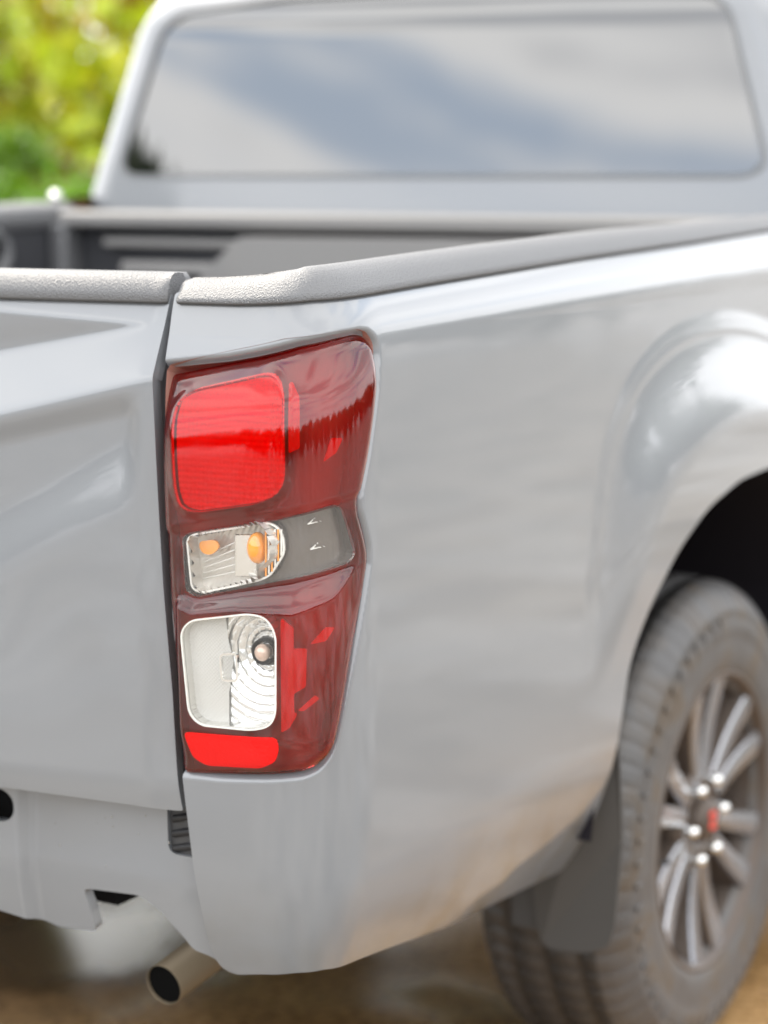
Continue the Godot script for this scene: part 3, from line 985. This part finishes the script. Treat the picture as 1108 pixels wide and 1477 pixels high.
# ------------------------------------------------------------------ cab
func cab_pt(u: float, y: float, off := 0.0) -> Vector3:
	var hw := 0.855 - 0.33 * maxf(0.0, y - 1.336) - 0.5 * pow(maxf(0.0, y - 1.68), 1.5) * 2.0
	var r := 0.085
	var flat := hw - r
	var q := r * PI / 2.0
	var a := absf(u)
	var p: Vector3
	var n: Vector3
	if a < flat: p = Vector3(a, 0, 0); n = Vector3(0, 0, 1)
	elif a < flat + q:
		var g := (a - flat) / r
		p = Vector3(flat + r * sin(g), 0, -r + r * cos(g)); n = Vector3(sin(g), 0, cos(g))
	else: p = Vector3(hw, 0, -r - (a - flat - q)); n = Vector3(1, 0, 0)
	p += n * off
	if u < 0: p.x = -p.x
	p.x += XC
	var k := sm(0.2, 0.0, -p.z)
	p.z += -1.80 - 0.155 * (y - 1.36) - 0.06 * pow((p.x - XC) / 0.75, 2.0) - 1.2 * pow(maxf(0.0, y - 1.70), 2.0) * 4.0 * k
	p.y = y
	return p

func build_cab(t: Node3D) -> void:
	var cab := group_node("cab", t)
	var win := poly([-0.690, 1.388, 0.690, 1.388, 0.722, 1.41, 0.632, 1.690, 0.580, 1.726, 0.30, 1.748, -0.30, 1.748, -0.580, 1.726, -0.632, 1.690, -0.722, 1.41], 0.03)
	var clip := func(u: float, y: float) -> float:
		if absf(u) < 0.75 and y > 1.36: return sdf(win, Vector2(u, y))
		if absf(u) > 1.15 and y > 1.36: return maxf(y - 1.72, maxf(1.40 - y, maxf(1.2 - absf(u), absf(u) - 2.2)))
		return 1.0
	part("cab_shell", panel(steps([-2.6, 0.1, -1.2, 0.02, 1.2, 0.1, 2.6]), steps([0.95, 0.04, 1.34, 0.012, 1.80]), func(u, y): return cab_pt(u, y), clip, 0.03), M.grey_paint, cab)
	part("rear_window", patch(win, 0.03, func(u, y): return cab_pt(u, y, -0.004), 0.0, 0.0), M.film_glass, cab)
	part("window_seal", patch(win, 0.006, func(u, y): return cab_pt(u, y, 0.001), 0.004, 0.0, [], 0.0045), M.seal_grey, cab)
	for side in [-1.0, 1.0]:
		part("side_window", panel(steps([1.19, 0.1, 2.21]), steps([1.39, 0.05, 1.73]), func(u, y): return cab_pt(u * side, y, -0.006), null, 0.0), M.film_glass, cab)
	# roof
	var rings := []
	for k in 9:
		var f := k / 8.0
		var ring := []
		for i in 25:
			var u := lerpf(-1.0, 1.0, i / 24.0)
			var e := 1.0 - pow(absf(u), 3.0)
			var hw := 0.60
			var z := lerpf(-1.90, -3.2, f)
			var y := 1.78 + 0.05 * e * sqrt(sin(PI * clampf(f * 0.9 + 0.1, 0.0, 1.0)))
			ring.append(Vector3(XC + u * hw * 1.0, y, z - 0.05 * u * u * (1.0 - f)))
		rings.append(ring)
	part("roof", loft(rings, false), M.grey_paint, cab)
	# lower body ahead of the bed: doors, wings, bonnet
	for side in [-1.0, 1.0]:
		var x0: float = XC + side * 0.93
		var x1: float = XC + side * 0.80
		var rs := []
		for z in [-1.80, -2.4, -3.0, -3.4]:
			rs.append([Vector3(x1, 1.345, z), Vector3(lerpf(x1, x0, 0.7), 1.32, z), Vector3(x0, 1.24, z), Vector3(x0 + side * 0.005, 0.95, z), Vector3(x0, 0.60, z), Vector3(x0 - side * 0.05, 0.45, z)])
		if side > 0:
			for q in rs: q.reverse()
		part("door", loft(rs, false), M.grey_paint, cab)
		var fs := []
		for z in [-3.41, -3.9, -4.5, -4.95, -5.15]:
			var k := sm(-4.6, -5.2, z)
			fs.append([Vector3(XC + side * 0.68, 1.26 - 0.12 * k, z), Vector3(x0 - side * 0.05, 1.20 - 0.1 * k, z), Vector3(x0 - side * 0.08 * k, 1.05, z), Vector3(x0 - side * 0.08 * k, 0.93, z)])
		if side > 0:
			for q in fs: q.reverse()
		part("front_wing", loft(fs, false), M.grey_paint, cab)
	part("bonnet", bev_box(Vector3(XC - 0.7, 1.0, -5.15), Vector3(XC + 0.7, 1.25, -3.45), 0.09), M.grey_paint, cab)
	part("windscreen", loft([[Vector3(XC - 0.72, 1.26, -3.95), Vector3(XC + 0.72, 1.26, -3.95)], [Vector3(XC - 0.60, 1.79, -3.2), Vector3(XC + 0.60, 1.79, -3.2)]], false, false), M.film_glass, cab)
	part("front_bumper", bev_box(Vector3(XC - 0.88, 0.48, -5.25), Vector3(XC + 0.88, 0.80, -5.0), 0.06), M.grey_paint, cab)

# ------------------------------------------------------------------ wheels
func build_wheel(t: Node3D) -> Node3D:
	var w := group_node("wheel", t)
	# tyre: axle along x, outer face at x = 0
	var prof := PackedVector2Array()
	for q in [[-0.030, 0.222], [-0.012, 0.232], [-0.004, 0.242], [0.001, 0.262], [0.003, 0.290], [0.002, 0.300], [0.0035, 0.303], [0.0015, 0.322], [-0.002, 0.334], [-0.0005, 0.337], [-0.004, 0.345], [-0.010, 0.357], [-0.018, 0.368], [-0.027, 0.377], [-0.036, 0.382], [-0.046, 0.385], [-0.066, 0.387], [-0.068, 0.378], [-0.077, 0.378], [-0.079, 0.388], [-0.122, 0.3895], [-0.124, 0.379], [-0.134, 0.379], [-0.136, 0.3895], [-0.180, 0.388], [-0.182, 0.378], [-0.191, 0.378], [-0.193, 0.387], [-0.222, 0.382], [-0.240, 0.368], [-0.255, 0.34], [-0.258, 0.29], [-0.250, 0.24], [-0.235, 0.222]]:
		prof.append(Vector2(q[0], q[1]))
	var wave := func(i: int, k: int) -> float:
		var m := i % 6
		if k >= 11 and k <= 16: return -0.0045 if m == 0 else 0.0
		if k == 10: return -0.003 if m == 0 else 0.0
		if (k >= 19 and k <= 20) or (k >= 23 and k <= 24): return -0.005 if (m + k) % 6 == 2 else 0.0
		if k >= 27 and k <= 29: return -0.006 if m == 3 else 0.0
		return 0.0
	part("tyre", lathe_x(prof.slice(0, 16), 432, wave), M.tyre_rubber, w)
	part("tyre_inner_side", lathe_x(prof.slice(28), 72), M.tyre_rubber, w)
	part("tread", lathe_x(prof.slice(15, 29), 432, func(i, k): return wave.call(i, k + 15)), M.tread_rubber, w)
	var bars := SurfaceTool.new()
	bars.begin(Mesh.PRIMITIVE_TRIANGLES)
	var bar := bev_box(Vector3(-0.001, 0.305, -0.0035), Vector3(0.0035, 0.331, 0.0035), 0.0008)
	for k in 44:
		bars.append_from(bar, 0, Transform3D(Basis(Vector3.RIGHT, TAU * k / 60.0), Vector3.ZERO))
	part("sidewall_bars", bars.commit(), M.tyre_rubber, w).set_meta("kind", "stuff")
	# rim
	var rp := PackedVector2Array()
	for q in [[-0.014, 0.240], [-0.006, 0.243], [-0.003, 0.240], [-0.004, 0.234], [-0.016, 0.229], [-0.040, 0.222], [-0.10, 0.205], [-0.20, 0.205], [-0.235, 0.228]]:
		rp.append(Vector2(q[0], q[1]))
	part("rim", lathe_x(rp, 96), M.dark_alloy, w)
	part("brake_disc", lathe_x(PackedVector2Array([Vector2(-0.13, 0.02), Vector2(-0.12, 0.03), Vector2(-0.12, 0.155), Vector2(-0.14, 0.155)]), 40), M.chassis_black, w)
	for k in 6:
		for e in [-1.0, 1.0]:
			var a: float = TAU * k / 6.0 + e * 0.20
			var o := MeshInstance3D.new()
			o.name = "spoke"
			o.mesh = spoke_mesh()
			o.transform = Transform3D(Basis(Vector3.RIGHT, a) * Basis(Vector3.RIGHT, 0.0), Vector3.ZERO)
			w.add_child(o, true)
	part("hub", lathe_x(PackedVector2Array([Vector2(-0.07, 0.092), Vector2(-0.040, 0.090), Vector2(-0.030, 0.082), Vector2(-0.029, 0.042), Vector2(-0.036, 0.038), Vector2(-0.036, 0.001)]), 48), M.dark_alloy, w)
	part("hub_cap", lathe_x(PackedVector2Array([Vector2(-0.036, 0.036), Vector2(-0.018, 0.035), Vector2(-0.012, 0.030), Vector2(-0.010, 0.015), Vector2(-0.0095, 0.0)]), 36), M.dark_alloy, w)
	for q in [[-0.014, 0.012], [-0.002, 0.012], [0.010, 0.012], [0.014, 0.003], [0.003, -0.003], [-0.010, -0.010], [0.004, -0.014]]:
		pass
	var pts := []
	for q in [[-0.012, 0.010], [-0.004, 0.014], [0.006, 0.013], [0.011, 0.007], [0.006, 0.001], [-0.004, -0.002], [-0.010, -0.007], [-0.004, -0.013], [0.009, -0.012]]:
		pts.append(Vector3(-0.009, q[1], -q[0]))
	part("cap_badge", tube(pts, 0.0032, 8), M.red_enamel, w)
	for k in 6:
		var a := TAU * k / 6.0 - 0.52
		part("lug_nut", lathe_x(PackedVector2Array([Vector2(-0.032, 0.0105), Vector2(-0.020, 0.0098), Vector2(-0.010, 0.0088), Vector2(-0.007, 0.005), Vector2(-0.0065, 0.0)]), 12), M.chrome, w, Vector3(0, 0.066 * sin(a + 0.52), 0.066 * cos(a + 0.52)))
	part("valve_stem", tube([Vector3(-0.02, 0.0, 0.218), Vector3(0.004, 0.0, 0.208)], 0.004, 8), M.black_plastic, w)
	return w

var spoke_cache: ArrayMesh
func spoke_mesh() -> ArrayMesh:
	if spoke_cache: return spoke_cache
	# along +y from hub to rim; face towards +x
	var f := []
	var b := []
	for k in 7:
		var t := k / 6.0
		var r := lerpf(0.070, 0.232, t)
		var wf := lerpf(0.012, 0.0195, t)
		var wb := lerpf(0.021, 0.037, t)
		var x := -0.028 + 0.016 * t - 0.006 * sin(t * PI)
		f.append([Vector3(x - 0.004, r, -wf - 0.002), Vector3(x, r, -wf), Vector3(x + 0.0025, r, 0.0), Vector3(x, r, wf), Vector3(x - 0.004, r, wf + 0.002)])
		b.append([Vector3(x - 0.004, r, wf + 0.002), Vector3(x - 0.05, r, wb), Vector3(x - 0.05, r, -wb), Vector3(x - 0.004, r, -wf - 0.002)])
	spoke_cache = loft(f, false, false)
	var back := loft(b, false, false)
	spoke_cache.add_surface_from_arrays(Mesh.PRIMITIVE_TRIANGLES, back.surface_get_arrays(0))
	spoke_cache.surface_set_material(0, M.machined_alloy)
	spoke_cache.surface_set_material(1, M.dark_alloy)
	return spoke_cache

func build_wheels(t: Node3D) -> void:
	var w := build_wheel(t)
	w.position = Vector3(-0.05, 0.369, -1.272)
	w.rotation.x = 0.04
	tag(w, "right rear wheel with paired silver spokes and a red hub mark")
	for q in [[-1.82, -1.235, PI, ], [-0.05, -4.36, 0.0], [-1.82, -4.36, PI]]:
		var c := w.duplicate()
		c.name = "wheel"
		t.add_child(c, true)
		c.position = Vector3(q[0], 0.369, q[1])
		c.rotation = Vector3(0, q[2], 0)
		c.remove_meta("label")

func build_under(t: Node3D) -> void:
	# dark liner of the wheel housing
	var rings := []
	for x in [-0.035, -0.16, -0.30, -0.42]:
		var ring := []
		for i in 25:
			var a := lerpf(0.16, PI - 0.16, i / 24.0)
			ring.append(Vector3(x, 0.39 + 0.575 * sin(a) * (1.0 if x > -0.1 else 1.02), -1.242 + cos(a) * (0.50 if sin(a) < 0.3 else 0.56)))
		rings.append(ring)
	rings.append([])
	for i in 25: rings[-1].append(Vector3(-0.43, 0.45, -1.24))
	part("wheel_liner", loft(rings, false), M.liner_felt, t)
	var flap := poly([-0.175, 0.48, -0.150, 0.300, -0.144, 0.288, -0.128, 0.283, -0.072, 0.288, -0.040, 0.305, -0.030, 0.335, -0.020, 0.477, -0.014, 0.60, -0.012, 0.69, -0.030, 0.70, -0.06, 0.66], 0.012)
	var f := part("mud_flap", extrude(flap, -0.834, -0.828, func(v: Vector3): return v + Vector3(0, 0, 0.7 * pow(v.x + 0.11, 2.0) + 0.05 * sm(0.45, 0.70, v.y))), M.flap_rubber, t)
	tag(f, "black mud flap behind the rear wheel")
	part("flap_strip", bev_box(Vector3(-0.205, 0.30, -0.855), Vector3(-0.140, 0.50, -0.846)), M.grey_plastic, t)
	var rail := group_node("chassis", t)
	for x in [-0.42, -1.45]:
		part("frame_rail", bev_box(Vector3(x - 0.05, 0.52, -5.0), Vector3(x + 0.05, 0.66, -0.12)), M.chassis_black, rail)
		part("leaf_spring", tube([Vector3(x + 0.06, 0.56, -0.42), Vector3(x + 0.06, 0.46, -0.8), Vector3(x + 0.06, 0.42, -1.235), Vector3(x + 0.06, 0.48, -1.8)], 0.03, 8), M.chassis_black, rail)
	part("cross_member", bev_box(Vector3(-1.5, 0.54, -0.24), Vector3(-0.36, 0.66, -0.12)), M.chassis_black, rail)
	part("rear_axle", tube([Vector3(-1.7, 0.388, -1.235), Vector3(-0.15, 0.388, -1.235)], 0.05, 14), M.chassis_black, rail)
	var dif := SphereMesh.new()
	dif.radius = 0.15
	dif.height = 0.30
	part("differential", dif, M.chassis_black, rail, Vector3(-0.93, 0.40, -1.235))
	part("underbody", bev_box(Vector3(-1.40, 0.69, -4.9), Vector3(-0.46, 0.73, -0.30)), M.chassis_black, rail)
	part("side_liner", bev_box(Vector3(-0.30, 0.56, -0.80), Vector3(-0.10, 0.62, -0.55)), M.chassis_black, rail)
	# exhaust
	var ex := group_node("exhaust", t)
	var a := Vector3(-0.288, 0.446, -0.095)
	var d := Vector3(0.05, 0.16, -1.0).normalized()
	part("exhaust_pipe", loft(pipe_rings(a, d), true, true), M.dull_steel, ex)
	part("pipe_soot", tube([a + d * 0.004, a + d * 0.25], 0.0242, 20), M.soot, ex)

func pipe_rings(a: Vector3, d: Vector3) -> Array:
	var u := d.cross(Vector3.UP).normalized()
	var w := d.cross(u)
	var rings := []
	for q in [[0.06, 0.0245], [0.002, 0.0245], [0.0, 0.0250], [0.0, 0.0252], [0.002, 0.0256], [0.10, 0.0256], [0.20, 0.0256], [0.40, 0.0256], [0.9, 0.0256]]:
		var ring := []
		for i in 28:
			var g := TAU * i / 28
			ring.append(a + d * q[0] + (u * cos(g) + w * sin(g)) * q[1])
		rings.append(ring)
	return rings

# ------------------------------------------------------------------ plants
func leaf_mesh() -> ArrayMesh:
	var st := SurfaceTool.new()
	st.begin(Mesh.PRIMITIVE_TRIANGLES)
	st.set_smooth_group(-1)
	var a := Vector3(0, 0, 0)
	var b := Vector3(0.35, 0.5, 0.08)
	var c := Vector3(0, 1, -0.05)
	var d := Vector3(-0.35, 0.5, 0.08)
	var m := Vector3(0, 0.5, 0)
	for v in [a, m, b, b, m, c, c, m, d, d, m, a]:
		st.add_vertex(v)
	st.generate_normals()
	return st.commit()

func crown(radius: Vector3, blobs: int, leaves: int, size: float, tones: Array, mm_mesh: Mesh) -> MultiMesh:
	var mm := MultiMesh.new()
	mm.transform_format = MultiMesh.TRANSFORM_3D
	mm.use_colors = true
	mm.mesh = mm_mesh
	mm.instance_count = leaves
	var centres := []
	for k in blobs:
		var v := Vector3(rng.randfn(), rng.randfn(), rng.randfn()).normalized() * pow(rng.randf(), 0.4)
		centres.append([v * radius, rng.randf_range(0.16, 0.34) * radius.length() / 1.8, tones[rng.randi() % tones.size()]])
	for i in leaves:
		var c: Array = centres[rng.randi() % blobs]
		var p: Vector3 = c[0] + Vector3(rng.randfn(), rng.randfn() * 0.7, rng.randfn()) * c[1] * 0.55
		var b := Basis.from_euler(Vector3(rng.randf_range(-1.2, 1.2), rng.randf() * TAU, rng.randf_range(-1.2, 1.2))).scaled(Vector3.ONE * size * rng.randf_range(0.6, 1.3))
		mm.set_instance_transform(i, Transform3D(b, p))
		var t: Color = c[2]
		var k := rng.randf_range(0.75, 1.25)
		mm.set_instance_color(i, Color(t.r * k, t.g * k, t.b * k))
	return mm

func build_plants() -> void:
	var lm := leaf_mesh()
	var leaf := mat("leaf", Color(1, 1, 1), 0.5)
	leaf.vertex_color_use_as_albedo = true
	leaf.backlight_enabled = true
	leaf.backlight = Color(0.75, 0.75, 0.5)
	mat("bark", lin(0.10, 0.075, 0.05), 0.9)
	var yellow := [Color(0.44, 0.44, 0.02), Color(0.36, 0.44, 0.02), Color(0.49, 0.40, 0.03), Color(0.32, 0.40, 0.02), Color(0.44, 0.46, 0.03), Color(0.24, 0.32, 0.02), Color(0.20, 0.11, 0.03)]
	var green := [Color(0.13, 0.27, 0.015), Color(0.18, 0.30, 0.02), Color(0.11, 0.21, 0.015)]
	var dark := [Color(0.035, 0.06, 0.015), Color(0.05, 0.085, 0.02), Color(0.04, 0.07, 0.02)]
	var cr := [crown(Vector3(2.3, 2.4, 2.3), 80, 15000, 0.17, yellow, lm), crown(Vector3(1.0, 0.8, 1.0), 30, 9000, 0.09, green, lm)]
	# yellow-green trees and bright shrubs beyond the cab
	var spots := [[-7.6, -9.6, 1.0, "yellow-green tree just beyond the cab's left pillar"], [-11.4, -10.2, 1.0, "yellow-green tree at the far left edge beyond the tailgate"], [-6.6, -14.5, 1.1, "yellow-green tree hidden mostly behind the cab"], [-13.5, -14.0, 1.1, "taller yellow-green tree behind the two nearest trees"]]
	for q in spots:
		tree("tree", cr[0], Vector3(q[0], 0, q[1]), 0.8, q[2], q[3], "yellow-green trees beyond the cab", leaf)
	for q in [[-6.1, -7.0, "low bright green shrub beside the cab's left edge"], [-7.6, -6.4, "low bright green shrub at the left picture edge"], [-4.6, -8.6, "low bright green shrub behind the cab"], [-9.2, -6.8, "low bright green shrub farther left below the trees"]]:
		tree("shrub", cr[1], Vector3(q[0], 0, q[1]), 0.75, 1.0, q[2], "green shrubs under the trees", leaf)
	# the far tree line that the paint and the glass mirror
	tree("tree", crown(Vector3(2.4, 2.0, 2.4), 40, 11000, 0.26, dark, lm), Vector3(-19.8, 0, 10.5), 3.4, 1.2, "lone tree behind the camera mirrored low in the rear window", "", leaf, true)
	var wood := MultiMesh.new()
	wood.transform_format = MultiMesh.TRANSFORM_3D
	wood.use_colors = true
	wood.mesh = lm
	var all := []
	for deg in range(-60, 215, 9):
		var far := rng.randf_range(44.0, 60.0)
		var at := Vector3(cos(deg_to_rad(deg)) * far, 0, sin(deg_to_rad(deg)) * far)
		var size := rng.randf_range(0.85, 1.3)
		var blobs := []
		for k in 45:
			var v := Vector3(rng.randfn(), rng.randfn(), rng.randfn()).normalized() * pow(rng.randf(), 0.4)
			blobs.append(at + Vector3(v.x * 6.0, 2.6 + v.y * 2.4, v.z * 4.0) * size)
		for i in 5200:
			var p: Vector3 = blobs[rng.randi() % 45] + Vector3(rng.randfn(), rng.randfn() * 0.7, rng.randfn()) * 0.9
			var b := Basis.from_euler(Vector3(rng.randf_range(-1.2, 1.2), rng.randf() * TAU, rng.randf_range(-1.2, 1.2))).scaled(Vector3.ONE * rng.randf_range(0.35, 0.75))
			all.append([Transform3D(b, p), dark[rng.randi() % 3]])
	wood.instance_count = all.size()
	for i in all.size():
		wood.set_instance_transform(i, all[i][0])
		wood.set_instance_color(i, all[i][1])
	var w := MultiMeshInstance3D.new()
	w.name = "distant_wood"
	w.multimesh = wood
	w.material_override = leaf
	add_child(w)
	tag(w, "dark green wood across the open ground mirrored in the lamp and paint", "wood", "", "stuff")

func tree(called: String, mm: MultiMesh, at: Vector3, h: float, size: float, label: String, group: String, leaf: Material, far := false) -> void:
	var o := group_node(called, self, at)
	o.scale = Vector3.ONE * size
	o.rotation.y = rng.randf() * TAU
	tag(o, label, "shrub" if called == "shrub" else "tree", group)
	var r := 0.13 if called == "tree" else 0.03
	var st := SurfaceTool.new()
	st.begin(Mesh.PRIMITIVE_TRIANGLES)
	var rings := []
	for k in 6:
		var f := k / 5.0
		var ring := []
		for i in 9:
			var a := TAU * i / 9.0
			ring.append(Vector3(0.08 * sin(f * 3.0) + cos(a) * r * (1.0 - 0.6 * f), h * f, 0.05 * cos(f * 4.0) + sin(a) * r * (1.0 - 0.6 * f)))
		rings.append(ring)
	st.append_from(loft(rings, true), 0, Transform3D())
	for i in 6:
		var a := TAU * i / 6.0
		st.append_from(tube([Vector3(0.03, h * 0.6, 0.0), Vector3(cos(a) * h * 0.25, h * 0.85, sin(a) * h * 0.25), Vector3(cos(a) * h * 0.45, h * 1.15, sin(a) * h * 0.45)], r * 0.35, 6), 0, Transform3D())
	part("trunk", st.commit(), M.bark, o)
	var c := MultiMeshInstance3D.new()
	c.name = "crown"
	c.multimesh = mm
	c.material_override = leaf
	c.position = Vector3(0, h, 0)
	c.set_meta("kind", "stuff")
	o.add_child(c)
